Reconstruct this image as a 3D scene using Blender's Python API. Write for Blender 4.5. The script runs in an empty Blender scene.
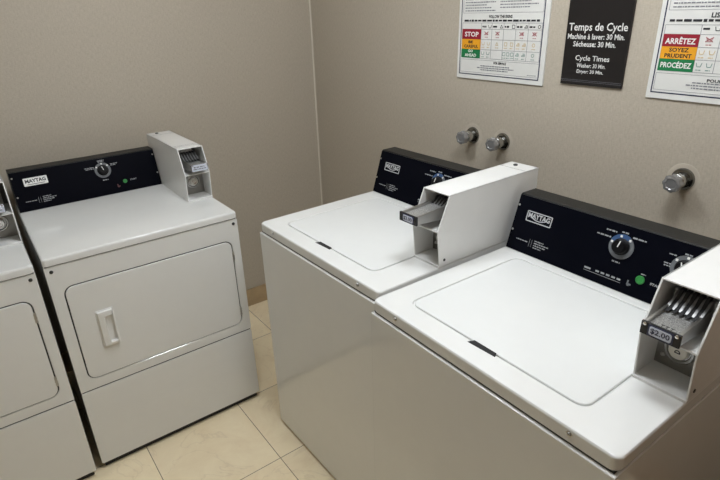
import bpy, bmesh, math
from mathutils import Vector, Matrix

SC = bpy.context.scene
COL = SC.collection
PI = math.pi

# ------------------------------------------------------------------ camera
CAM = (-1.6422, -2.6173, 1.6199)
YAW, PITCH, ROLL, FPX, PPX, PPY = 0.6261, -0.4177, -0.0342, 527.81, 356.34, 241.16
fw = Vector((math.sin(YAW)*math.cos(PITCH), math.cos(YAW)*math.cos(PITCH), math.sin(PITCH)))
rt = fw.cross(Vector((0, 0, 1))).normalized()
up = rt.cross(fw)
rt2 = rt*math.cos(ROLL) + up*math.sin(ROLL)
up2 = -rt*math.sin(ROLL) + up*math.cos(ROLL)
cd = bpy.data.cameras.new('camera')
cam = bpy.data.objects.new('camera', cd)
COL.objects.link(cam)
mw = Matrix((rt2, up2, -fw)).transposed().to_4x4()
mw.translation = CAM
cam.matrix_world = mw
cd.sensor_width = 36
cd.lens = FPX/720*36
cd.shift_x = (360-PPX)/720
cd.shift_y = (PPY-240)/720
cd.clip_start = .02
SC.camera = cam

# ------------------------------------------------------------------ world, lamps, exposure
w = bpy.data.worlds.new('world')
SC.world = w
w.use_nodes = True
w.node_tree.nodes['Background'].inputs[0].default_value = (1.0, .95, .88, 1)
w.node_tree.nodes['Background'].inputs[1].default_value = .05
LAMPS = (((-.80, -2.08), 30.0), ((-1.08, -1.30), 30.0))      # ceiling globes: place, emission of the lit shade
LAMP_R = .18
SC.view_settings.view_transform = 'Standard'
SC.view_settings.look = 'None'
SC.view_settings.gamma = 1
SC.view_settings.use_curve_mapping = False
SC.view_settings.exposure = 0.09

# ------------------------------------------------------------------ materials
def nodes(name):
    m = bpy.data.materials.new(name)
    m.use_nodes = True
    nt = m.node_tree
    return m, nt, nt.nodes['Principled BSDF']

def mat(name, col, rough=.5, metal=0.0, coat=0.0, spec=.5, var=.03, vscale=18.0, bump=0.0, bscale=400.0):
    m, nt, b = nodes(name)
    b.inputs['Roughness'].default_value = rough
    b.inputs['Metallic'].default_value = metal
    b.inputs['Coat Weight'].default_value = coat
    b.inputs['Coat Roughness'].default_value = .06
    b.inputs['Specular IOR Level'].default_value = spec
    tc = nt.nodes.new('ShaderNodeTexCoord')
    n = nt.nodes.new('ShaderNodeTexNoise')
    n.inputs['Scale'].default_value = vscale
    n.inputs['Detail'].default_value = 3
    nt.links.new(tc.outputs['Object'], n.inputs['Vector'])
    r = nt.nodes.new('ShaderNodeValToRGB')
    r.color_ramp.elements[0].position = .35
    r.color_ramp.elements[1].position = .65
    r.color_ramp.elements[0].color = tuple(c*(1-var) for c in col)+(1,)
    r.color_ramp.elements[1].color = tuple(min(1, c*(1+var)) for c in col)+(1,)
    nt.links.new(n.outputs['Fac'], r.inputs['Fac'])
    nt.links.new(r.outputs['Color'], b.inputs['Base Color'])
    if bump:
        n2 = nt.nodes.new('ShaderNodeTexNoise')
        n2.inputs['Scale'].default_value = bscale
        nt.links.new(tc.outputs['Object'], n2.inputs['Vector'])
        bp = nt.nodes.new('ShaderNodeBump')
        bp.inputs['Strength'].default_value = bump
        bp.inputs['Distance'].default_value = .001
        nt.links.new(n2.outputs['Fac'], bp.inputs['Height'])
        nt.links.new(bp.outputs['Normal'], b.inputs['Normal'])
    return m

ENAMEL = mat('white_enamel', (.77, .775, .76), .085, var=.006, spec=.55)
ENAMEL_LID = mat('white_lid_enamel', (.76, .77, .76), .22, var=.006)
ENAMEL_BOX = mat('white_powder_coat', (.80, .80, .785), .26, var=.01)
DARKGAP = mat('rubber_and_dark_gaps', (.012, .012, .013), .7)
CONSOLE = mat('charcoal_plastic', (.014, .0138, .0125), .48, spec=.3, bump=.15, bscale=900)
GLASS_BLACK = mat('black_gloss_panel', (.0025, .003, .006), .30, spec=.05)
KNOB_BLACK = mat('black_knob_plastic', (.004, .004, .005), .45, spec=.2)
DIALGREY = mat('grey_print', (.13, .14, .15), .5)
DIALBLUE = mat('blue_print', (.035, .09, .22), .5)
PRINTGREY = mat('pale_grey_print', (.32, .33, .34), .5)
PRINTWHITE = mat('white_print', (.80, .80, .78), .5)
BADGESILVER = mat('silver_print', (.50, .51, .52), .45)
GREENBTN = mat('green_button', (.025, .22, .045), .4)
REDPRINT = mat('dull_red_print', (.13, .05, .05), .5)
CHROME = mat('chrome', (.80, .79, .78), .16, metal=1)
DARKCHROME = mat('worn_chrome', (.46, .46, .45), .24, metal=1)
SLIDEFRONT = mat('black_slide_front', (.02, .02, .022), .25)
DULLSTEEL = mat('dull_steel', (.30, .29, .27), .38, metal=1, bump=.2)
STEEL = mat('brushed_steel', (.46, .45, .43), .34, metal=1, bump=.2)
PEBBLED = mat('pebbled_cast_metal', (.46, .46, .45), .36, metal=.65, var=.45, vscale=420, bump=1.0, bscale=330)  # strong colour noise paints sparkle into the pebbled metal
ROSETTE = mat('dark_chrome_rosette', (.26, .26, .25), .10, metal=1)
KNOBGREY = mat('grey_tap_knob', (.36, .36, .36), .22, metal=.55)
GUIDE = mat('satin_guide_metal', (.30, .30, .30), .50, metal=1)
CASTDARK = mat('dark_cast_metal', (.14, .14, .14), .45, metal=1)
SCREWDARK = mat('dark_screw', (.05, .05, .05), .4, metal=.6)
HANDLE = mat('white_handle_plastic', (.80, .80, .78), .3)
LABELPALE = mat('pale_blue_label', (.62, .66, .76), .5)
NAVY = mat('navy_print', (.014, .018, .06), .5)
CREAM = mat('cream_plastic', (.86, .83, .74), .35)
BOARD = mat('sign_board_white', (.74, .74, .71), .45, var=.01)
BLACKBOARD = mat('black_sign_acrylic', (.012, .010, .010), .35)
INKBLACK = mat('black_ink', (.02, .02, .025), .6)
INKGREY = mat('grey_ink', (.22, .22, .25), .6)
SIGNRED = mat('sign_red', (.30, .008, .025), .5)
SIGNYEL = mat('sign_amber', (.80, .36, .012), .5)
SIGNGRN = mat('sign_green', (.006, .19, .06), .5)
TINTRED = mat('pale_red_ink', (.50, .20, .21), .6)
TINTYEL = mat('pale_amber_ink', (.70, .52, .26), .6)
TINTGRN = mat('pale_green_ink', (.22, .36, .32), .6)
CAULK = mat('pale_caulk', (.62, .57, .49), .6)
PAINTCEIL = mat('ceiling_paint', (.74, .72, .68), .8)
WOOD = mat('added_door_wood', (.17, .095, .052), .35, var=.2, vscale=9)
PLASTER = mat('patch_plaster', (.485, .433, .355), .7, var=.06)

def wallpaper():
    m, nt, b = nodes('woven_wallpaper')
    b.inputs['Roughness'].default_value = .62
    b.inputs['Specular IOR Level'].default_value = .3
    tc = nt.nodes.new('ShaderNodeTexCoord')
    mp = nt.nodes.new('ShaderNodeMapping')
    mp.inputs['Scale'].default_value = (240, 240, 60)
    nt.links.new(tc.outputs['Object'], mp.inputs['Vector'])
    n = nt.nodes.new('ShaderNodeTexNoise')
    n.inputs['Scale'].default_value = 1
    n.inputs['Detail'].default_value = 4
    nt.links.new(mp.outputs['Vector'], n.inputs['Vector'])
    mp2 = nt.nodes.new('ShaderNodeMapping')
    mp2.inputs['Scale'].default_value = (90, 90, 420)
    nt.links.new(tc.outputs['Object'], mp2.inputs['Vector'])
    n2 = nt.nodes.new('ShaderNodeTexNoise')
    n2.inputs['Scale'].default_value = 1
    n2.inputs['Detail'].default_value = 3
    nt.links.new(mp2.outputs['Vector'], n2.inputs['Vector'])
    mx = nt.nodes.new('ShaderNodeMix')
    mx.inputs[0].default_value = .5
    nt.links.new(n.outputs['Fac'], mx.inputs[2])
    nt.links.new(n2.outputs['Fac'], mx.inputs[3])
    r = nt.nodes.new('ShaderNodeValToRGB')
    r.color_ramp.elements[0].position = .32
    r.color_ramp.elements[1].position = .68
    r.color_ramp.elements[0].color = (.420, .372, .300, 1)
    r.color_ramp.elements[1].color = (.530, .475, .392, 1)
    nt.links.new(mx.outputs[0], r.inputs['Fac'])
    nt.links.new(r.outputs['Color'], b.inputs['Base Color'])
    bp = nt.nodes.new('ShaderNodeBump')
    bp.inputs['Strength'].default_value = .35
    bp.inputs['Distance'].default_value = .0012
    nt.links.new(mx.outputs[0], bp.inputs['Height'])
    nt.links.new(bp.outputs['Normal'], b.inputs['Normal'])
    return m
WALLPAPER = wallpaper()

def marble(name, grid=True, base=(.95, .82, .58), dark=(.86, .71, .48)):
    m, nt, b = nodes(name)
    N, L = nt.nodes.new, nt.links.new
    b.inputs['Roughness'].default_value = .28
    tc = N('ShaderNodeTexCoord')
    n = N('ShaderNodeTexNoise')
    n.inputs['Scale'].default_value = 6
    n.inputs['Detail'].default_value = 8
    n.inputs['Roughness'].default_value = .65
    n.inputs['Distortion'].default_value = .8
    L(tc.outputs['Object'], n.inputs['Vector'])
    r = N('ShaderNodeValToRGB')
    r.color_ramp.elements[0].position = .30
    r.color_ramp.elements[1].position = .62
    r.color_ramp.elements[0].color = dark+(1,)
    r.color_ramp.elements[1].color = base+(1,)
    L(n.outputs['Fac'], r.inputs['Fac'])
    # thin veins
    v = N('ShaderNodeTexNoise')
    v.inputs['Scale'].default_value = 3.2
    v.inputs['Detail'].default_value = 6
    v.inputs['Distortion'].default_value = 1.6
    L(tc.outputs['Object'], v.inputs['Vector'])
    a = N('ShaderNodeMath'); a.operation = 'SUBTRACT'; a.inputs[1].default_value = .5
    L(v.outputs['Fac'], a.inputs[0])
    ab = N('ShaderNodeMath'); ab.operation = 'ABSOLUTE'
    L(a.outputs[0], ab.inputs[0])
    lt = N('ShaderNodeMapRange')
    lt.inputs['From Min'].default_value = 0
    lt.inputs['From Max'].default_value = .012
    lt.inputs['To Min'].default_value = .16
    lt.inputs['To Max'].default_value = 0
    L(ab.outputs[0], lt.inputs['Value'])
    mx = N('ShaderNodeMix'); mx.data_type = 'RGBA'
    L(lt.outputs[0], mx.inputs[0])
    L(r.outputs['Color'], mx.inputs[6])
    mx.inputs[7].default_value = (.40, .28, .17, 1)
    out = mx.outputs[2]
    if grid:
        sx = N('ShaderNodeSeparateXYZ')
        L(tc.outputs['Object'], sx.inputs[0])
        ds, fl = [], []
        for k, o0 in ((0, -.587), (1, -1.157)):
            s1 = N('ShaderNodeMath'); s1.operation = 'SUBTRACT'; s1.inputs[1].default_value = o0
            L(sx.outputs[k], s1.inputs[0])
            d1 = N('ShaderNodeMath'); d1.operation = 'DIVIDE'; d1.inputs[1].default_value = .405
            L(s1.outputs[0], d1.inputs[0])
            f0 = N('ShaderNodeMath'); f0.operation = 'FLOOR'
            L(d1.outputs[0], f0.inputs[0]); fl.append(f0)
            pp = N('ShaderNodeMath'); pp.operation = 'PINGPONG'; pp.inputs[1].default_value = .5
            L(d1.outputs[0], pp.inputs[0]); ds.append(pp)
        mn = N('ShaderNodeMath'); mn.operation = 'MINIMUM'
        L(ds[0].outputs[0], mn.inputs[0]); L(ds[1].outputs[0], mn.inputs[1])
        g = N('ShaderNodeMath'); g.operation = 'LESS_THAN'; g.inputs[1].default_value = .0036
        L(mn.outputs[0], g.inputs[0])
        cb = N('ShaderNodeCombineXYZ')
        L(fl[0].outputs[0], cb.inputs[0]); L(fl[1].outputs[0], cb.inputs[1])
        wn = N('ShaderNodeTexWhiteNoise')
        L(cb.outputs[0], wn.inputs['Vector'])
        hs = N('ShaderNodeHueSaturation')
        mr = N('ShaderNodeMapRange')
        mr.inputs['To Min'].default_value = .92
        mr.inputs['To Max'].default_value = 1.06
        L(wn.outputs['Value'], mr.inputs['Value'])
        L(mr.outputs[0], hs.inputs['Value'])
        L(out, hs.inputs['Color'])
        mg = N('ShaderNodeMix'); mg.data_type = 'RGBA'
        L(g.outputs[0], mg.inputs[0])
        L(hs.outputs[0], mg.inputs[6])
        mg.inputs[7].default_value = (.25, .18, .11, 1)
        out = mg.outputs[2]
    L(out, b.inputs['Base Color'])
    return m
FLOOR = marble('beige_marble_tile')
SKIRT = marble('tan_stone_skirting', False, (.46, .34, .20), (.36, .26, .15))

def emit(name, col, s):
    m, nt, b = nodes(name)
    b.inputs['Base Color'].default_value = (.8, .8, .8, 1)
    b.inputs['Emission Color'].default_value = col+(1,)
    b.inputs['Emission Strength'].default_value = s
    return m
# ------------------------------------------------------------------ mesh helpers
class G:
    """collects shapes; build() links them as ONE mesh object"""
    def __init__(self, f=None):
        self.v, self.faces, self.f = [], [], f
    def add(self, vs, fs, f=None):
        f = f or self.f
        o = len(self.v)
        self.v += [f(*p) if f else tuple(p) for p in vs]
        self.faces += [tuple(i+o for i in q) for q in fs]
        return self
    def bm(self, b, f=None):
        b.verts.index_update()
        self.add([tuple(v.co) for v in b.verts], [[v.index for v in q.verts] for q in b.faces], f)
        b.free()
        return self
    def box(self, x0, x1, y0, y1, z0, z1, r=0, seg=2, f=None):
        b = bmesh.new()
        bmesh.ops.create_cube(b, size=1)
        for v in b.verts:
            v.co = ((x0+x1)/2+v.co.x*(x1-x0), (y0+y1)/2+v.co.y*(y1-y0), (z0+z1)/2+v.co.z*(z1-z0))
        if r:
            bmesh.ops.bevel(b, geom=b.edges[:], offset=r, segments=seg, profile=.5, affect='EDGES')
        return self.bm(b, f)
    def loft(self, loops, cap0=True, cap1=True, f=None):
        n = len(loops[0]); vs, fs = [], []
        for L in loops: vs += L
        for k in range(len(loops)-1):
            for i in range(n):
                j = (i+1) % n
                fs.append((k*n+i, k*n+j, (k+1)*n+j, (k+1)*n+i))
        if cap0: fs.append(tuple(reversed(range(n))))
        if cap1: fs.append(tuple((len(loops)-1)*n+i for i in range(n)))
        return self.add(vs, fs, f)
    def prism(self, pts, axis, a, b, r=0, f=None):
        """polygon of 2-D points swept along an axis from a to b"""
        def P(p, t):
            return {0: (t, p[0], p[1]), 1: (p[0], t, p[1]), 2: (p[0], p[1], t)}[axis]
        bb = bmesh.new()
        A = [bb.verts.new(P(p, a)) for p in pts]; B = [bb.verts.new(P(p, b)) for p in pts]
        n = len(pts)
        bb.faces.new(A[::-1]); bb.faces.new(B)
        for i in range(n): bb.faces.new((A[i], A[(i+1) % n], B[(i+1) % n], B[i]))
        bmesh.ops.recalc_face_normals(bb, faces=bb.faces[:])
        if r: bmesh.ops.bevel(bb, geom=bb.edges[:], offset=r, segments=2, profile=.5, affect='EDGES')
        return self.bm(bb, f)
    def lathe(self, prof, n=28, f=None):
        """profile of (radius, height) about the third axis"""
        loops = [[(r*math.cos(2*PI*i/n), r*math.sin(2*PI*i/n), h) for i in range(n)] for r, h in prof]
        return self.loft(loops, True, True, f)
    def build(self, name, m, parent=None, smooth=True, angle=35):
        me = bpy.data.meshes.new(name)
        me.from_pydata(self.v, [], self.faces)
        me.materials.append(m)
        b = bmesh.new(); b.from_mesh(me)
        bmesh.ops.recalc_face_normals(b, faces=b.faces[:])
        b.to_mesh(me); b.free()
        if smooth:
            me.polygons.foreach_set('use_smooth', [True]*len(me.polygons))
            me.set_sharp_from_angle(angle=math.radians(angle))
        o = bpy.data.objects.new(name, me)
        COL.objects.link(o)
        if parent: o.parent = parent
        if smooth:
            wn = o.modifiers.new('weighted_normals', 'WEIGHTED_NORMAL')
            wn.keep_sharp = True
            wn.weight = 80
        return o

def rrect(x0, x1, y0, y1, r, n=5):
    out = []
    for cx, cy, a0 in ((x1-r, y1-r, 0), (x0+r, y1-r, 90), (x0+r, y0+r, 180), (x1-r, y0+r, 270)):
        for k in range(n+1):
            a = math.radians(a0+90*k/n)
            out.append((cx+r*math.cos(a), cy+r*math.sin(a)))
    return out

def lift(loop, z): return [(p[0], p[1], z) for p in loop]

def plate(g, x0, x1, y0, y1, r, z0, z1, bev=.001, hole=None, f=None, n=5):
    """rounded plate from z0 up to z1 (bevelled top edge), with an optional rounded hole (x0,x1,y0,y1,r)"""
    o = lambda d: rrect(x0+d, x1-d, y0+d, y1-d, max(r-d, .0004), n)
    loops = [lift(o(0), z0), lift(o(0), z1-bev), lift(o(bev*.3), z1-bev*.3), lift(o(bev), z1)]
    if hole:
        hx0, hx1, hy0, hy1, hr = hole
        h = lambda d: rrect(hx0+d, hx1-d, hy0+d, hy1-d, max(hr-d, .0004), n)
        loops += [lift(h(-bev), z1), lift(h(0), z1-bev), lift(h(0), z0)]
        loops = loops + [loops[0]]
        g.loft(loops, False, False, f)
    else:
        g.loft(loops, True, True, f)

def text2d(s, x0, x1, yc, h, bold=0.0, shear=0.0):
    """flat lettering fitted to x0..x1, centred on yc, h = height of its tallest glyphs -> (verts, faces)"""
    cu = bpy.data.curves.new('lettering', 'FONT')
    cu.body = s
    cu.offset = bold
    cu.shear = shear
    cu.resolution_u = 2
    ob = bpy.data.objects.new('lettering', cu)
    COL.objects.link(ob)
    dg = bpy.context.evaluated_depsgraph_get()
    me = bpy.data.meshes.new_from_object(ob.evaluated_get(dg))
    vs = [tuple(v.co) for v in me.vertices]
    fs = [tuple(p.vertices) for p in me.polygons]
    bpy.data.objects.remove(ob); bpy.data.curves.remove(cu); bpy.data.meshes.remove(me)
    ax, bx = min(v[0] for v in vs), max(v[0] for v in vs)
    ay, by = min(v[1] for v in vs), max(v[1] for v in vs)
    kx, ky = (x1-x0)/(bx-ax), h/(by-ay)
    return [(x0+(v[0]-ax)*kx, yc+(v[1]-(ay+by)/2)*ky, 0) for v in vs], fs

def words(g, s, x0, x1, yc, h, n, bold=.02, shear=0, f=None):
    vs, fs = text2d(s, x0, x1, yc, h, bold, shear)
    g.add([(x, y, n) for x, y, _ in vs], fs, f)

def dash(g, x0, x1, yc, h, n, f=None):
    g.add([(x0, yc-h/2, n), (x1, yc-h/2, n), (x1, yc+h/2, n), (x0, yc+h/2, n)], [(0, 1, 2, 3)], f)

def blurline(g, x0, x1, yc, h, n, seed=0, f=None):
    """a line of print too small to read: word-long runs of short strokes"""
    x, k = x0, seed
    while x < x1-h*.5:
        wl = h*(1.1+((k*37+11) % 17)/17*2.4)
        e = min(x+wl, x1)
        dash(g, x, e, yc, h*(.75+.25*((k*13) % 5)/4), n, f)
        x = e+h*.5
        k += 1

def ringarc(g, cx, cy, r0, r1, a0, a1, n, z0, z1, f=None):
    vs, fs = [], []
    for i in range(n+1):
        a = math.radians(a0+(a1-a0)*i/n)
        c, s = math.cos(a), math.sin(a)
        vs += [(cx+r0*c, cy+r0*s, z0), (cx+r1*c, cy+r1*s, z0), (cx+r1*c, cy+r1*s, z1), (cx+r0*c, cy+r0*s, z1)]
    for i in range(n):
        for j in range(4):
            k = (j+1) % 4
            fs.append((i*4+j, i*4+k, i*4+4+k, i*4+4+j))
    g.add(vs, fs, f)

def empty(name, loc, rz=0):
    o = bpy.data.objects.new(name, None)
    COL.objects.link(o)
    o.location = loc
    o.rotation_euler = (0, 0, rz)
    o.empty_display_size = .2
    return o

def tag(o, label, cat, group=None):
    o['label'] = label; o['category'] = cat
    if group: o['group'] = group
    return o

def struct(o):
    o['kind'] = 'structure'
    return o

def copy_tree(o, parent=None):
    c = o.copy(); COL.objects.link(c)
    if parent: c.parent = parent
    for ch in list(o.children): copy_tree(ch, c)
    return c

def find(root, name):
    """every descendant of a kind"""
    out = []
    for ch in root.children:
        if ch.name.split('.')[0] == name: out.append(ch)
        out += find(ch, name)
    return out

# ------------------------------------------------------------------ the room
RX0, RY0, RH = -3.1, -2.85, 2.45
struct(G().box(RX0-.1, .1, RY0-.1, .1, -.1, 0).build('floor', FLOOR, smooth=False))
struct(G().box(RX0-.1, .1, RY0-.1, .1, RH, RH+.1).build('ceiling', PAINTCEIL, smooth=False))
struct(G().box(RX0-.1, .1, 0, .1, 0, RH).build('wall_left', WALLPAPER, smooth=False))
struct(G().box(0, .1, RY0, 0, 0, RH).build('wall_right', WALLPAPER, smooth=False))
struct(G().box(RX0-.1, RX0, RY0, 0, 0, RH).build('wall_far', WALLPAPER, smooth=False))
struct(G().box(RX0-.1, .1, RY0-.1, RY0, 0, RH).build('wall_near', WALLPAPER, smooth=False))
BBH = .108
def skirting(name, x0, x1, y0, y1):
    struct(G().box(x0, x1, y0, y1, 0, BBH, .0015).build(name, SKIRT))
skirting('baseboard_left', RX0, 0, -.012, 0)
skirting('baseboard_right', -.012, 0, RY0, -.0121)
# caulked corner seam between the two papered walls
struct(G().prism([(-.006, 0), (0, -.006), (0, 0)], 2, BBH, RH).build('trim_1', CAULK))
# unseen wooden door, added so the washer's side has brown to reflect
dr = struct(G().box(-1.20, -.30, RY0, RY0+.02, .005, 2.05, .003).build('added_door', WOOD))
hg = G()
hg.lathe([(.025, 0), (.025, .008), (.010, .010), (.010, .04), (.026, .045), (.028, .06), (.018, .07), (.001, .071)],
         20, f=lambda x, y, z: (-1.13+x, RY0+.02+z, 1.0+y))
hg.build('door_handle', STEEL, dr)  # knob of the added door
fr = G()
fr.box(-1.27, -1.205, RY0, RY0+.03, 0, 2.12, .004); fr.box(-.295, -.23, RY0, RY0+.03, 0, 2.12, .004)
fr.box(-1.27, -.23, RY0, RY0+.03, 2.055, 2.12, .004)
struct(fr.build('added_door_trim', WOOD))  # frame of the added door

# ceiling lamps: round opal shades on the ceiling
def ceiling_lamp(xy, e, label):
    root = empty('ceiling_light', (xy[0], xy[1], RH))
    tag(root, label, 'light', 'ceiling lamps')
    dn = lambda x, y, h: (x, y, -h)
    q = G(dn); q.lathe([(LAMP_R+.02, 0), (LAMP_R+.02, .018), (LAMP_R+.012, .024), (.05, .024)], 40)
    q.build('base_ring', PAINTCEIL, root)
    q = G(dn); q.lathe([(LAMP_R, .0245)]+[(LAMP_R*math.cos(math.radians(a)), .06+.10*math.sin(math.radians(a))) for a in range(0, 90, 9)]+[(.002, .16)], 40)
    q.build('lamp_shade', emit('lit_opal_glass', (.97, 1.02, 1.07), e), root)
    q = G(dn); q.lathe([(.008, .159), (.010, .166), (.006, .174), (.001, .176)], 16)
    q.build('finial', STEEL, root)
ceiling_lamp(*LAMPS[0], 'round opal ceiling lamp above the two washers')
ceiling_lamp(*LAMPS[1], 'round opal ceiling lamp above the floor in front of the dryers')

# ------------------------------------------------------------------ machines: shared builders
# machine frame: x to the right along the front, y into the machine, z up; front face at y = 0
MW = .678

def panel_map(cb, H, ct, zc):
    e = Vector((0, ct-cb, zc-H)).normalized()
    nrm = Vector((0, -e.z, e.y))
    def f(x, s, n):
        return (x, cb+e.y*s+nrm.y*n, H+e.z*s+nrm.z*n)
    return f, math.hypot(ct-cb, zc-H)

def front(x, z, n):            # a vertical front face: n = towards the viewer
    return (x, -n, z)

def console(root, cb, H, ct, zc, bk, kind):
    f, L = panel_map(cb, H, ct, zc)
    x0, x1 = .004, .571
    g = G()
    g.prism([(cb+.002, H), (ct+.002, zc-.002), (ct+.006, zc), (bk-.006, zc), (bk, zc-.006), (bk, H)], 0, x0, x1, .0012)
    con = g.build('console', CONSOLE, root)
    g = G(f)
    plate(g, x0+.002, x1-.001, .002, L-.003, .002, -.002, .0015, .0008)
    g.build('control_panel', GLASS_BLACK, con)
    N = .0022
    # maker's badge
    b0, b1, s0, s1 = .0465, .1325, .0985, .1305
    bd = G(f)
    if kind == 'dryer':
        plate(bd, b0, b1, s0, s1, .003, .0012, .0028, .0006)
        badge = bd.build('badge', PRINTWHITE, con)  # white plate and black letters paint in the metal badge's reflection
        t = G(f)
        words(t, 'MAYTAG', b0+.006, b1-.006, (s0+s1)/2+.003, .0145, .0031, .035)
        plate(t, b0+.012, b1-.012, s0+.0045, s0+.0066, .001, .0028, .0031, .0001)
        t.build('badge_lettering', INKBLACK, con)
    else:
        plate(bd, b0, b1, s0, s1, .003, .0012, .0026, .0004, (b0+.0028, b1-.0028, s0+.0028, s1-.0028, .002))
        badge = bd.build('badge', BADGESILVER, con)
        t = G(f)
        words(t, 'MAYTAG', b0+.006, b1-.006, (s0+s1)/2+.0035, .0155, .0026, .035)
        ringarc(t, (b0+b1)/2, s0+.055, .0460, .0485, 236, 304, 14, .0018, .0026)
        t.build('badge_lettering', BADGESILVER, con)
    # corner screws
    for sxx, ss in ((.0118, .138), (.0118, .061), (.5625, .138), (.5645, .056)):
        q = G(lambda x, y, z, a=sxx, b=ss: f(a+x, b+y, .0015+z))
        q.lathe([(.0034, 0), (.0034, .0012), (.002, .0022), (.0006, .0023)], 14)
        q.build('screw', STEEL, con)
    # printing
    def legend(fn, *a):
        p = G(f); fn(p, *a); p.build('printed_legend', PRINTGREY, con)
    legend(blurline, .0345, .0755, .0385, .0034, N, 2)
    legend(dash, .0808, .0818, .038, .024, N)
    legend(dash, .0888, .0896, .038, .022, N)
    for i, (a, b_) in enumerate(((.097, .128), (.097, .146), (.097, .138), (.097, .124))):
        legend(blurline, a, b_, .0485-.0068*i, .0034, N, i)
    if kind == 'dryer':
        cx, cy = .3445, .1083
        for a, b_, s_ in ((.276, .312, .126), (.279, .312, .1205), (.331, .358, .1500), (.333, .356, .1450), (.379, .4075, .1290), (.379, .400, .1235)):
            legend(blurline, a, b_, s_, .0036, N, int(a*1000))
        legend(blurline, .334, .3565, .0662, .0042, N, 3)
        legend(words, 'START', .4415, .4690, .0475, .0062, N, .03)
        bx, bs, br = .4200, .0455, .0088
    else:
        cx, cy = .3422, .1135
        for a, b_, s_ in ((.270, .309, .1300), (.2915, .3205, .1468), (.3325, .3520, .1512), (.3635, .4005, .1448)):
            legend(blurline, a, b_, s_, .0042, N, int(a*1000))
        legend(blurline, .331, .3525, .0722, .0042, N, 3)
        legend(words, 'START', .4385, .4690, .0495, .0064, N, .03)
        legend(blurline, .411, .4235, .0650, .003, N, 1)
        legend(blurline, .266, .2885, .0312, .0056, N, 7)
        for a in (.3035, .3185, .3335, .3485, .3630): legend(blurline, a-.005, a+.005, .0316, .0050, N, 1)
        legend(dash, .2655, .3700, .0240, .0011, N)
        for a, s_ in ((.4650, .1355), (.4980, .1455), (.4600, .1120), (.4615, .1060), (.5350, .128)):
            legend(blurline, a-.0085, a+.0085, s_, .0034, N, int(a*1000))
        bx, bs, br = .4137, .0495, .0112
    ic = G(f)
    dash(ic, .385, .389, .034, .010, N); dash(ic, .3845, .396, .029, .0045, N); dash(ic, .3865, .392, .0265, .005, N)
    ic.build('indicator_icon', REDPRINT if kind == 'dryer' else DIALGREY, con)
    def dial(cx, cy, blue):
        d = G(f)
        ringarc(d, cx, cy, .0225, .0325, 0, 360, 48, .0013, .0030)
        d.build('dial_ring', DIALGREY, con)
        d = G(f)
        if blue:
            ringarc(d, cx, cy, .0222, .0330, 58, 158, 20, .0013, .0033)
            d.build('dial_wash_arc', DIALBLUE, con)
        for a in ((40, 90, 145) if not blue else (50, 105, 165)):
            d = G(f)
            c, s = math.cos(math.radians(a)), math.sin(math.radians(a))
            q = .0275
            plate(d, cx+q*c-.003, cx+q*c+.003, cy+q*s-.003, cy+q*s+.003, .0015, .0030, .0036, .0002)
            d.build('dial_mark', PRINTWHITE, con)
        d = G(lambda x, y, z: f(cx+x, cy+y, z))
        d.lathe([(.0225, .0013), (.0222, .006), (.0185, .008), (.0172, .020), (.0155, .0222), (.0008, .0226)], 36)
        k = d.build('dial', KNOB_BLACK, con)
        ang = math.radians(78 if blue else 107)
        c, s = math.cos(ang), math.sin(ang)
        d = G(lambda x, y, z: f(cx+x*c-y*s, cy+x*s+y*c, z))
        plate(d, -.001, .0165, -.0014, .0014, .001, .0222, .0234, .0003)
        d.build('dial_pointer', PRINTWHITE, con)
    dial(cx, cy, kind == 'washer')
    if kind == 'washer':
        dial(.5000, .1105, False)
    d = G(lambda x, y, z: f(bx+x, bs+y, z))
    d.lathe([(br, .0013), (br, .003), (br*.88, .0044), (br*.66, .0046), (br*.6, .004), (.0006, .004)], 28)
    d.build('start_button', GREENBTN, con)
    return con

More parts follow.
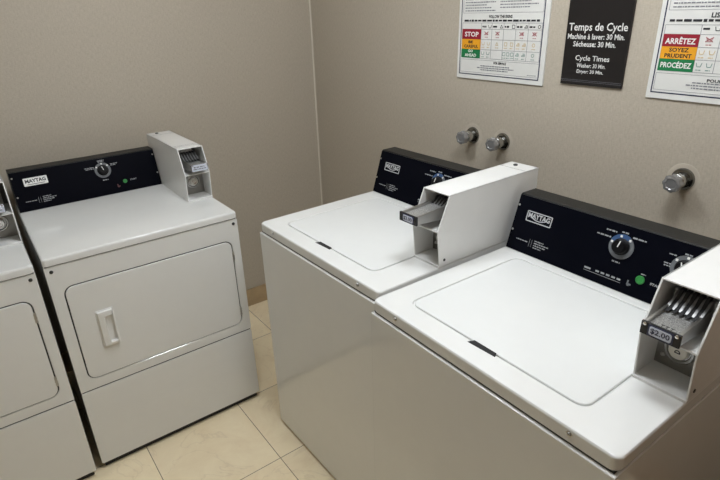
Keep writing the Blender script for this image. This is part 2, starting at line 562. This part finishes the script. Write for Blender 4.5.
def coin_box(root, H, kind):
    """bolted coin meter on the right end of the deck"""
    x0, x1 = .572, .677
    y0, ym, yt, yb = .226, .215, .259, .662
    zm, zt = .113, .213
    side = [(y0, H+.006), (ym, H+zm), (yt, H+zt), (yb, H+zt), (yb, H+.006)]
    T = .004
    g = G()
    g.prism(side, 0, x0, x0+T, .0010)
    g.prism(side, 0, x1-T, x1, .0010)
    g.box(x0, x1, yt-.001, yb, H+zt-T, H+zt, .0012)                    # top
    g.box(x0, x1, yb-T, yb, H+.006, H+zt, .0012)                       # back
    g.box(x0, x1, y0-.004, yb, H, H+.0065, .001)                       # base flange
    g.box(x0+T, x1-T, ym+.001, .36, H+zm-.003, H+zm+.001, .0005)       # shelf
    box = g.build('coin_box', ENAMEL_BOX, root)
    # lower compartment: steel plate with the cash lock
    yl = .300
    q = G(); q.box(x0+T, x1-T, yl, yl+.003, H+.0065, H+zm-.003)
    q.build('lock_plate', DULLSTEEL, box)
    lx, lz = (.619, H+.056) if kind == 'washer' else (.628, H+.062)
    q = G(lambda x, y, z: (lx+x, yl-z, lz+y))
    q.lathe([(.0300, 0), (.0300, .004), (.0275, .007), (.0235, .007), (.0215, .003), (.0005, .003)], 36)
    q.build('lock_collar', DARKCHROME, box)
    q = G(lambda x, y, z: (lx+x, yl-z, lz+y))
    if kind == 'washer':
        q.lathe([(.0182, .003), (.0182, .010), (.0165, .012), (.0005, .012)], 32)
        q.build('lock', CREAM, box)
        k = G(lambda x, y, z: (lx+x, yl-z, lz+y))
        ringarc(k, 0, -.002, .0036, .0056, 0, 180, 12, .0118, .0126)
        plate(k, -.0056, .0056, -.0040, -.0018, .0008, .0118, .0126, .0002)
        k.build('keyhole', INKBLACK, box)
    else:
        q.lathe([(.0180, .003), (.0180, .014), (.0150, .017), (.0105, .017), (.0100, .012), (.0060, .012), (.0055, .016), (.0005, .016)], 32)
        q.build('lock', CHROME, box)
    q = G(lambda x, y, z: (.590+x, yl-z, H+.030+y))
    q.lathe([(.005, 0), (.005, .002), (.0028, .0045), (.0005, .0046)], 14)
    q.build('plate_bolt', CHROME, box)
    # upper compartment: coin mechanism
    q = G(); q.box(x0+T, x1-T, .345, .350, H+zm, H+zt-T)
    q.build('mechanism_backing', CASTDARK, box)
    q = G()
    zc = H+.1725
    q.box(.582, .660, .298, .345, H+zm+.001, zc+.010, .004)
    q.lathe([(.033, 0), (.033, .030), (.028, .036), (.0005, .038)], 28, f=lambda x, y, z: (.621+x, .335-z*.9, zc+.008+y*.72))
    q.build('coin_chute', PEBBLED, box)
    for i in range(6):
        xx = .5945+.0116*i
        q = G(); q.prism([(.252, zc-.012), (.300, zc-.012), (.300, zc+.012), (.290, zc+.012), (.278, zc+.002)], 0, xx-.0026, xx+.0026, .0006)
        q.build('coin_guide', GUIDE, box)
    for i in range(5):
        xx = .6003+.0116*i
        q = G(); q.prism([(.240, zc-.0125), (.302, zc-.0125), (.3015, zc+.016), (.288, zc+.016), (.276, zc+.000), (.262, zc-.0085)], 0, xx-.0034, xx+.0034, .0003)
        q.build('coin_slot', DARKGAP, box)
    # sliding tray, its top tilted a little towards the customer
    sl = -.012 if kind != 'dryer' else 0.0
    ys = .180
    q = G()
    top = lambda y: zc-.0125+(y-.30)*.03
    xa, xb = .5905, .6565
    for a, b in ((xa, xa+.006), (xb-.006, xb)):
        q.prism([(ys, top(ys)-.020), (ys, top(ys)+.003), (.30, top(.30)+.006), (.30, top(.30)-.030), (.262, top(.262)-.030)], 0, a, b, .0008)
    tray = q.build('coin_slide', STEEL, box)
    q = G()
    q.prism([(ys+.002, top(ys)-.010), (ys+.002, top(ys)-.003), (.30, top(.30)-.002), (.30, top(.30)-.010)], 0, xa+.006, xb-.006, .0008)
    q.build('coin_tray', PEBBLED, box)
    q = G()
    q.box(xa-.002, xb+.002, ys-.006, ys, top(ys)-.0225, top(ys)+.004, .0015)
    q.build('slide_front', SLIDEFRONT if kind == 'washer' else CASTDARK, box)
    for xx in (xa+.005, xb-.005):
        q = G(lambda x, y, z, a=xx: (a+x, ys-.006-z, top(ys)+.000+y))
        q.lathe([(.0035, 0), (.0032, .0012), (.0015, .002), (.0005, .002)], 12)
        q.build('slide_screw', CHROME, box)
    for i in range(3):
        xx = .614+.0085*i
        q = G(); q.box(xx, xx+.006, ys+.016, ys+.0185, top(ys)-.004, top(ys)-.0020); q.box(xx+.0025, xx+.004, ys+.010, ys+.016, top(ys)-.004, top(ys)-.0020)
        q.build('tray_mark', CASTDARK, box)
    q = G(lambda x, y, z: (x, ys-.006-z, y))
    zl = top(ys)-.009
    if kind == 'washer':
        plate(q, xa+.0115, xb-.0095, zl-.0112, zl+.0112, .002, 0, .0008, .0003)
        q.build('price_plate', NAVY, box)
        q = G(lambda x, y, z: (x, ys-.006-z, y))
        plate(q, xa+.0145, xb-.0125, zl-.0088, zl+.0088, .004, .0006, .0014, .0003)
        q.build('price_label', LABELPALE, box)
        q = G(lambda x, y, z: (x, ys-.006-z, y))
        words(q, '$2.00', xa+.0170, xb-.0150, zl, .0125, .0018, .022)
        q.build('price_lettering', NAVY, box)
    else:
        plate(q, xa+.001, xb-.001, zl-.0125, zl+.0135, .002, 0, .0014, .0003)
        q.build('price_label', LABELPALE, box)
        q = G(lambda x, y, z: (x, ys-.006-z, y))
        blurline(q, xa+.008, xb-.014, zl+.004, .0055, .0018, 3)
        blurline(q, xa+.006, xb-.008, zl-.004, .0045, .0018, 1)
        q.build('price_lettering', INKGREY, box)
    # top lock and side screw
    q = G(lambda x, y, z: (.610+x, .632+y, H+zt+z))
    q.lathe([(.0075, 0), (.0075, .0015), (.0062, .0035), (.004, .0038), (.0005, .0015)], 18)
    q.build('top_lock', SCREWDARK, box)
    for yy in ((.598, .300, .318) if kind == 'dryer' else (.598,)):
        q = G(); q.box(x0+.004, x1-.004, yy, yy+.0015, H+zt-.0005, H+zt+.0003)
        q.build('top_seam', DIALGREY, box)
    q = G(lambda x, y, z: (x1+z, .245+x, H+.020+y))
    q.lathe([(.0045, 0), (.004, .0015), (.0005, .002)], 12)
    q.build('side_screw', SCREWDARK, box)
    return box

# ------------------------------------------------------------------ dryer
def make_dryer():
    H = .9084
    root = empty('coin_dryer', (0, 0, 0))
    g = G(); g.box(.001, MW-.001, .0065, .70, .03, .8795, .002)
    g.build('cabinet', ENAMEL, root)
    g = G(); g.box(.004, MW-.004, .0045, .0064, .034, .8790)
    g.build('dark_seam_backing', DARKGAP, root)  # door gasket, widened into painted shade behind the panel seams
    for xx in (.03, .60):
        for yy in (.06, .62):
            g = G(); g.box(xx, xx+.05, yy, yy+.05, 0, .0295, .004); g.build('foot', DARKGAP, root)
    g = G(); g.box(.01, MW-.01, .012, .05, .004, .0295)
    g.build('kick_plate', DARKGAP, root)
    # top panel with a rolled front edge
    g = G()
    o = lambda d: rrect(0+d, MW-d, -.004+d, .70-d, .012, 4)
    g.loft([lift(o(.003), H-.0285), lift(o(0), H-.026), lift(o(0), H-.009), lift(o(.001), H-.005), lift(o(.0035), H-.0015), lift(o(.009), H)])
    g.build('top_panel', ENAMEL, root)
    # upper front with the door opening
    dx0, dx1, dz0, dz1, dr_ = .0405, .6405, .4140, .7905, .028
    g = G(front)
    plate(g, 0, MW, .3705, .8768, .004, -.0045, .0005, .002, (dx0-.0040, dx1+.0040, dz0-.0040, dz1+.0040, dr_+.0040))
    g.build('front_panel', ENAMEL, root)
    g = G(front)
    plate(g, 0, MW, .028, .3650, .006, -.0045, .0005, .003)
    g.build('lower_panel', ENAMEL, root)
    for xx in (.0194, .6603):
        q = G(lambda x, y, z, a=xx: (a+x, -.0005-z, .8593+y))
        q.lathe([(.0062, 0), (.0060, .0015), (.004, .0035), (.0006, .0036)], 12)
        q.build('screw', SCREWDARK, root)
    # door
    hx0, hx1, hz0, hz1 = .1105, .1705, .5240, .6740
    g = G(front)
    plate(g, dx0, dx1, dz0, dz1, dr_, -.004, .0025, .0028, (hx0+.003, hx1-.003, hz0+.003, hz1-.003, .004))
    door = g.build('door', ENAMEL, root)
    h = G(front)
    rr = lambda d, r: rrect(hx0+d, hx1-d, hz0+d, hz1-d, r, 5)
    px0, px1, pz0, pz1 = .1375, .1655, .5420, .6470
    pk = lambda d, r: rrect(px0+d, px1-d, pz0+d, pz1-d, r, 5)
    h.loft([lift(rr(0, .004), .0015), lift(rr(.0008, .004), .0050), lift(rr(.0040, .004), .0052), lift(rr(.0055, .005), .0115),
            lift(rr(.0085, .006), .0135), lift(pk(-.002, .007), .0135), lift(pk(0, .006), .0115), lift(pk(.002, .005), -.0030)], True, True)
    h.build('door_handle', HANDLE, door)
    for zz in (.7255, .4697):
        q = G(front)
        plate(q, .6385, .6462, zz-.019, zz+.019, .001, -.002, .0032, .0006)
        for k in (-.012, 0, .012):
            plate(q, .6375, .6470, zz+k-.0022, zz+k+.0022, .001, .002, .0044, .0006)
        q.build('hinge', STEEL, door)
    for zz in (.7168, .4932):
        q = G(front); plate(q, .0370, .0412, zz-.013, zz+.013, .001, -.002, .0012, .0004)
        q.build('door_catch', DARKGAP, door)
    console(root, .5551, H, .6022, 1.0642, .677, 'dryer')
    coin_box(root, H, 'dryer')
    return root

GRP_D = 'front-loading dryers along the left wall'
d1 = make_dryer()
d1.location = (-1.5642, -.7780, 0)
tag(d1, 'white front-loading coin dryer with whole door and handle in view, nearest the wall corner', 'dryer', GRP_D)
d2 = copy_tree(d1)
d2.location = (-1.5642-MW-.0250, -.7958, 0)
tag(d2, 'white coin dryer cut off by the left photo edge, only its right part showing', 'dryer', GRP_D)

# ------------------------------------------------------------------ washers
def make_washer():
    H, S = .9219, .0338
    root = empty('coin_washer', (0, 0, 0))
    g = G(); g.box(0, .676, -.0042, .655, .012, H-S-.0042, .0026, 3)
    g.build('cabinet', ENAMEL, root)
    g = G(); g.box(.012, .664, .012, .63, 0, .0118)
    g.build('base', DARKGAP, root)
    g = G(); g.box(.006, .670, .004, .64, H-S-.006, H-S+.002)
    g.build('dark_seam_backing', DARKGAP, root)  # dark sheet behind the seam under the deck
    # deck with the lid opening
    lx0, lx1, ly0, ly1, lr = .0760, .5690, .0690, .4850, .024
    o = lambda d, r: rrect(0+d, .676-d, 0+d, .66-d, r, 6)
    hl = lambda d: rrect(lx0-d, lx1+d, ly0-d, ly1+d, lr+d, 6)
    g = G()
    g.loft([lift(o(.003, .016), H-S), lift(o(.0008, .018), H-S+.002), lift(o(0, .018), H-S+.005), lift(o(0, .018), H-.0062), lift(o(.0007, .018), H-.0034),
            lift(o(.0026, .018), H-.0010), lift(o(.0062, .02), H), lift(hl(.0085), H), lift(hl(.0052), H-.0014), lift(hl(.0040), H-.006)], True, True)
    g.build('deck', ENAMEL, root)
    g = G()
    h2 = lambda d: rrect(lx0+d, lx1-d, ly0+d, ly1-d, lr-d, 6)
    g.loft([lift(h2(0), H-.0058), lift(h2(0), H-.0020), lift(h2(.001), H-.0006), lift(h2(.004), H+.0004)])
    lid = g.build('lid', ENAMEL_LID, root)
    g = G()
    g.prism([(.286, .0530), (.3625, .0570), (.3555, .0700), (.2925, .0700)], 2, H-.003, H+.0006, .0002)
    g.build('lid_finger_slot', DARKGAP, root)
    for xx in (.0955, .583):
        q = G(lambda x, y, z, a=xx: (a+x, -z, H-.0130+y))
        q.lathe([(.0062, -.001), (.0062, .0012), (.0044, .0014), (.0040, .0034), (.0022, .0044), (.0005, .0045)], 18)
        q.build('screw', DARKCHROME, root)
    console(root, .5212, H, .5736, 1.0868, .648, 'washer')
    coin_box(root, H, 'washer')
    return root

GRP_W = 'top-loading washers along the right wall'
w1 = make_washer()
w1.location = (-.8849, -.9785, 0)
w1.rotation_euler.z = -PI/2+.0100
tag(w1, 'white top-loading coin washer standing nearest the wall corner, below the two paired taps', 'washer', GRP_W)
w2 = copy_tree(w1)
w2.location = (-.9126, -1.6681, 0)
w2.rotation_euler.z = -PI/2-.0155
tag(w2, 'white top-loading coin washer in the foreground, $2.00 price tag on its coin slide', 'washer', GRP_W)
# the washer in the corner has its coin slide pulled a little further out
for nm in ('coin_slide', 'coin_tray', 'slide_front', 'price_plate', 'price_label', 'price_lettering'):
    for o in find(w1, nm): o.location = (0, -.024, .010)

# ------------------------------------------------------------------ wall taps
def valve(y, z, label):
    root = empty('water_valve', (0, y, z))
    tag(root, label, 'tap', 'chrome taps on the right wall')
    f = lambda x, yy, h: (-h, x, yy)
    q = G(f); q.lathe([(.046, 0), (.045, .0008), (.040, .0012), (.030, .0012)], 40)
    q.build('sealant_ring', PLASTER, root)
    q = G(f)
    q.lathe([(.0330, .0012), (.0330, .004), (.0305, .008), (.0260, .0095), (.0225, .0105)], 36)
    q.build('escutcheon', ROSETTE, root)
    q = G(f)
    q.lathe([(.0195, .010), (.0195, .028), (.0220, .030), (.0220, .044), (.0190, .046), (.0190, .056)], 8*4)
    q.build('valve_body', DARKCHROME, root)
    q = G(f)
    loops = []
    for s, h in ((.80, .052), (.98, .055), (1.0, .059), (1.0, .069), (.93, .073), (.62, .0745), (.55, .0725), (.25, .0725)):
        L = []
        for i in range(48):
            a = 2*PI*i/48
            r = .0255*s*(1+.06*math.cos(8*a)*(1 if s > .6 else 0))
            L.append((r*math.cos(a), r*math.sin(a), h))
        loops.append(L)
    q.loft(loops)
    q.build('knob', KNOBGREY, root)
    return root
valve(-1.1797, 1.1293, 'chrome tap with lobed knob, left one of the pair above the rear washer')
valve(-1.3315, 1.1285, 'chrome tap with lobed knob, right one of the pair above the rear washer')
valve(-1.9878, 1.1295, 'lone chrome tap with lobed knob on the wall above the foreground washer')

# ------------------------------------------------------------------ wall signs
def on_wall(x, z, n): return (-n, -x, z)      # x runs to the right along the wall

def symbol(g, kind, cx, cy, s, n):
    """little laundry-care pictogram drawn in strokes"""
    t = s*.13
    def seg(a, b):
        a, b = Vector(a), Vector(b); d = (b-a).normalized(); p = Vector((-d.y, d.x))*t/2
        g.add([(cx+q.x, cy+q.y, n) for q in (a-p, b-p, b+p, a+p)], [(0, 1, 2, 3)])
    h = s/2
    if kind == 'tub':
        seg((-h, h*.7), (-h*.65, -h*.7)); seg((-h*.65, -h*.7), (h*.65, -h*.7)); seg((h*.65, -h*.7), (h, h*.7))
    elif kind == 'triangle':
        seg((-h*.8, -h*.7), (h*.8, -h*.7)); seg((h*.8, -h*.7), (0, h*.8)); seg((0, h*.8), (-h*.8, -h*.7))
    elif kind == 'square':
        seg((-h*.8, -h*.8), (h*.8, -h*.8)); seg((h*.8, -h*.8), (h*.8, h*.8)); seg((h*.8, h*.8), (-h*.8, h*.8)); seg((-h*.8, h*.8), (-h*.8, -h*.8))
    elif kind == 'iron':
        seg((-h, -h*.6), (h, -h*.6)); seg((h, -h*.6), (h*.8, h*.6)); seg((h*.8, h*.6), (-h*.2, h*.6)); seg((-h*.9, -h*.5), (-h*.4, 0)); seg((-h*.4, 0), (h*.8, 0))
    elif kind == 'circle':
        ringarc(g, cx, cy, h*.62, h*.88, 0, 360, 16, n, n+.0001)
    elif kind == 'cross':
        seg((-h, h*.6), (h, -h*.6)); seg((-h, -h*.6), (h, h*.6))

def care_sign(x0, french, label):
    W, z0, z1, D = .4010, 1.3490, 1.9100, .006
    x0 += .0060 if french else .0075      # the board face stands proud of the wall
    root = empty('laundry_sign', (0, -(x0+W/2), z0))
    tag(root, label, 'sign', 'white laundry-care signs')
    off = (x0+W/2, z0)
    f = lambda x, z, n: (-n, -(x+x0-off[0]), z-z0)         # x from the sign's left edge, z in the room
    g = G(f); plate(g, 0, W, z0, z1, .002, 0, D, .001)
    g.build('board', BOARD, root)
    n = D+.0006
    def frame(g, a, b, c, d, t):
        plate(g, a, b, c, d, .0008, D-.0002, n, .0001, (a+t, b-t, c+t, d-t, .0005))
    g = G(f); frame(g, .0120, W-.0185, 1.3645, z1-.014, .0034)
    g.build('border', NAVY, root)
    g = G(f)
    frame(g, .0185, .3835, 1.3735, 1.4205, .0009)
    frame(g, .0210, .3770, 1.5845, 1.880, .0009)
    cols = [.0205, .1145, .1650, .2180, .2710, .3235, .3775]
    rows = [1.4270, 1.4592, 1.4914, 1.5236, 1.5475] if french else [1.4262, 1.4577, 1.4934, 1.5290, 1.5505]
    for c in cols: dash(g, c-.0006, c+.0006, (rows[0]+rows[-1])/2, rows[-1]-rows[0], n)
    for r in rows: dash(g, cols[0], cols[-1], r, .0011, n)
    g.build('rule', INKGREY, root)
    for k, (m, nm) in enumerate(((SIGNGRN, 'go_cell'), (SIGNYEL, 'careful_cell'), (SIGNRED, 'stop_cell'))):
        g = G(f); dash(g, cols[0], cols[1], (rows[k]+rows[k+1])/2, rows[k+1]-rows[k], n+.0002)
        g.build(nm, m, root)
    n2 = n+.0005
    def put(nm, m, fn, *a):
        q = G(f); fn(q, *a); return q.build(nm, m, root)
    W_, K_ = ('white_lettering', PRINTWHITE, words), ('black_lettering', INKBLACK, words)
    S_ = ('small_print', INKBLACK, blurline)
    c0, c1 = cols[0], cols[1]
    if french:
        put(*W_, 'ARRÊTEZ', c0+.007, c1-.007, 1.5078, .0190, n2, .028)
        put(*W_, 'PROCÉDEZ', c0+.006, c1-.006, 1.4445, .0185, n2, .028)
        put(*K_, 'SOYEZ', c0+.022, c1-.020, 1.4830, .0110, n2, .028)
        put(*K_, 'PRUDENT', c0+.012, c1-.010, 1.4678, .0110, n2, .028)
    else:
        put(*W_, 'STOP', c0+.014, c1-.012, 1.5110, .0175, n2, .028)
        put(*W_, 'GO', c0+.034, c1-.036, 1.4512, .0098, n2, .028)
        put(*W_, 'AHEAD', c0+.018, c1-.018, 1.4362, .0110, n2, .028)
        put(*K_, 'BE', c0+.034, c1-.037, 1.4834, .0098, n2, .028)
        put(*K_, 'CAREFUL', c0+.013, c1-.011, 1.4680, .0110, n2, .028)
    # black lettering: headings and column heads
    if french:
        put(*K_, 'LISEZ', .1320, .1720, 1.5715, .0125, n2, .03)
        put(*K_, 'POUR SERVICE', .1560, .2500, 1.4080, .0085, n2, .028)
    else:
        put(*K_, 'FOLLOW THE SIGNS', .1480, .2520, 1.5720, .0105, n2, .028)
        put(*K_, 'FOR SERVICE', .1830, .2400, 1.4125, .0082, n2, .028)
    put(*S_, .0290, .3660, 1.5585, .0070, n2, 4 if french else 1)
    heads = ['tub', 'triangle', 'square', 'iron', 'circle']
    for i in range(5):
        a, b = cols[i+1], cols[i+2]
        if i == 0:
            if not french: put(*K_, 'WASH', a+.004, a+.024, 1.5380, .0062, n2, .05)
            else: put(*S_, a+.004, a+.022, 1.5380, .0062, n2, i)
        else:
            put(*S_, a+.004, a+.027, 1.5380, .0060, n2, i)
        put('column_symbol', INKBLACK, symbol, heads[i], b-.0105, 1.5385, .0135, n2)
    def para(g, x0_, rows_):
        for q, (a, z, l) in enumerate(rows_): blurline(g, a, l, z, .0036, n2, q)
    put('small_print', INKGREY, para, 0, [(a, 1.4000-.0072*q, b) for q, (a, b) in enumerate(((.12, .255), (.105, .275), (.12, .25)))])
    put('small_print', INKGREY, blurline, .335, .372, 1.3800, .0022, n2, 1)
    put('small_print', INKGREY, para, 0, [(.031, 1.5925+.0095*q, .175-.02*(q % 3)) for q in range(14)])
    put('small_print', INKGREY, para, 0, [(.195, 1.5925+.0095*q, .355-.03*(q % 2)) for q in range(1, 14)])
    # pictograms
    fills = {2: [2, 1, 0, 2, 1], 1: [2, 1, 2, 2, 1], 0: [2, 0, 3, 2, 1]}
    for r, (m, nm) in ((2, (TINTRED, 'red_pictogram')), (1, (TINTYEL, 'amber_pictogram')), (0, (TINTGRN, 'green_pictogram'))):
        for i in range(5):
            a, b = cols[i+1], cols[i+2]; mid = (rows[r]+rows[r+1])/2
            ct = fills[r][i]
            if r == 2: ct = min(ct, 1)
            for q in range(ct):
                g = G(f)
                cx = a+(b-a)*(q+.5)/ct
                symbol(g, heads[i], cx, mid+.004, .014, n2)
                if r == 2: symbol(g, 'cross', cx, mid+.004, .019, n2+.0002)
                blurline(g, cx-.007, cx+.007, mid-.0095, .0026, n2, q)
                g.build(nm, m, root)
    return root

care_sign(1.0740, False, 'white English laundry-care sign with a red STOP row, left of the black sign')
care_sign(1.8320, True, 'white French laundry-care sign with a red ARRÊTEZ row, right of the black sign')

cs = empty('cycle_time_sign', (0, -1.652, 1.365))
tag(cs, 'black bilingual cycle times sign with white lettering between the two white signs', 'sign')
f = lambda x, z, n: (-n, -(x-1.652), z-1.365)
g = G(f); plate(g, 1.5520, 1.7620, 1.3650, 1.6480, .001, 0, .008, .0012)
g.build('board', BLACKBOARD, cs)
for zz in (1.3755, 1.3800):
    g = G(f); dash(g, 1.5530, 1.7610, zz, .0007, .0085)  # thin grey strips standing in for the board's lower bevel
    g.build('rule', INKGREY, cs)
for s, a, b, z, h, bo in (('Temps de Cycle', 1.5560, 1.7490, 1.5360, .0300, .012), ('Machine à laver: 30 Min.', 1.5555, 1.7440, 1.5112, .0165, .018),
                      ('Sécheuse: 30 Min.', 1.5780, 1.7200, 1.4890, .0165, .018), ('Cycle Times', 1.5920, 1.7070, 1.4450, .0205, .012),
                      ('Washer: 30 Min.', 1.5995, 1.6980, 1.4248, .0130, .012), ('Dryer: 30 Min.', 1.6025, 1.6930, 1.4052, .0145, .012)):
    g = G(f); words(g, s, a+.005, b+.005, z+.001, h, .0090, bo)
    g.build('white_lettering', PRINTWHITE, cs)
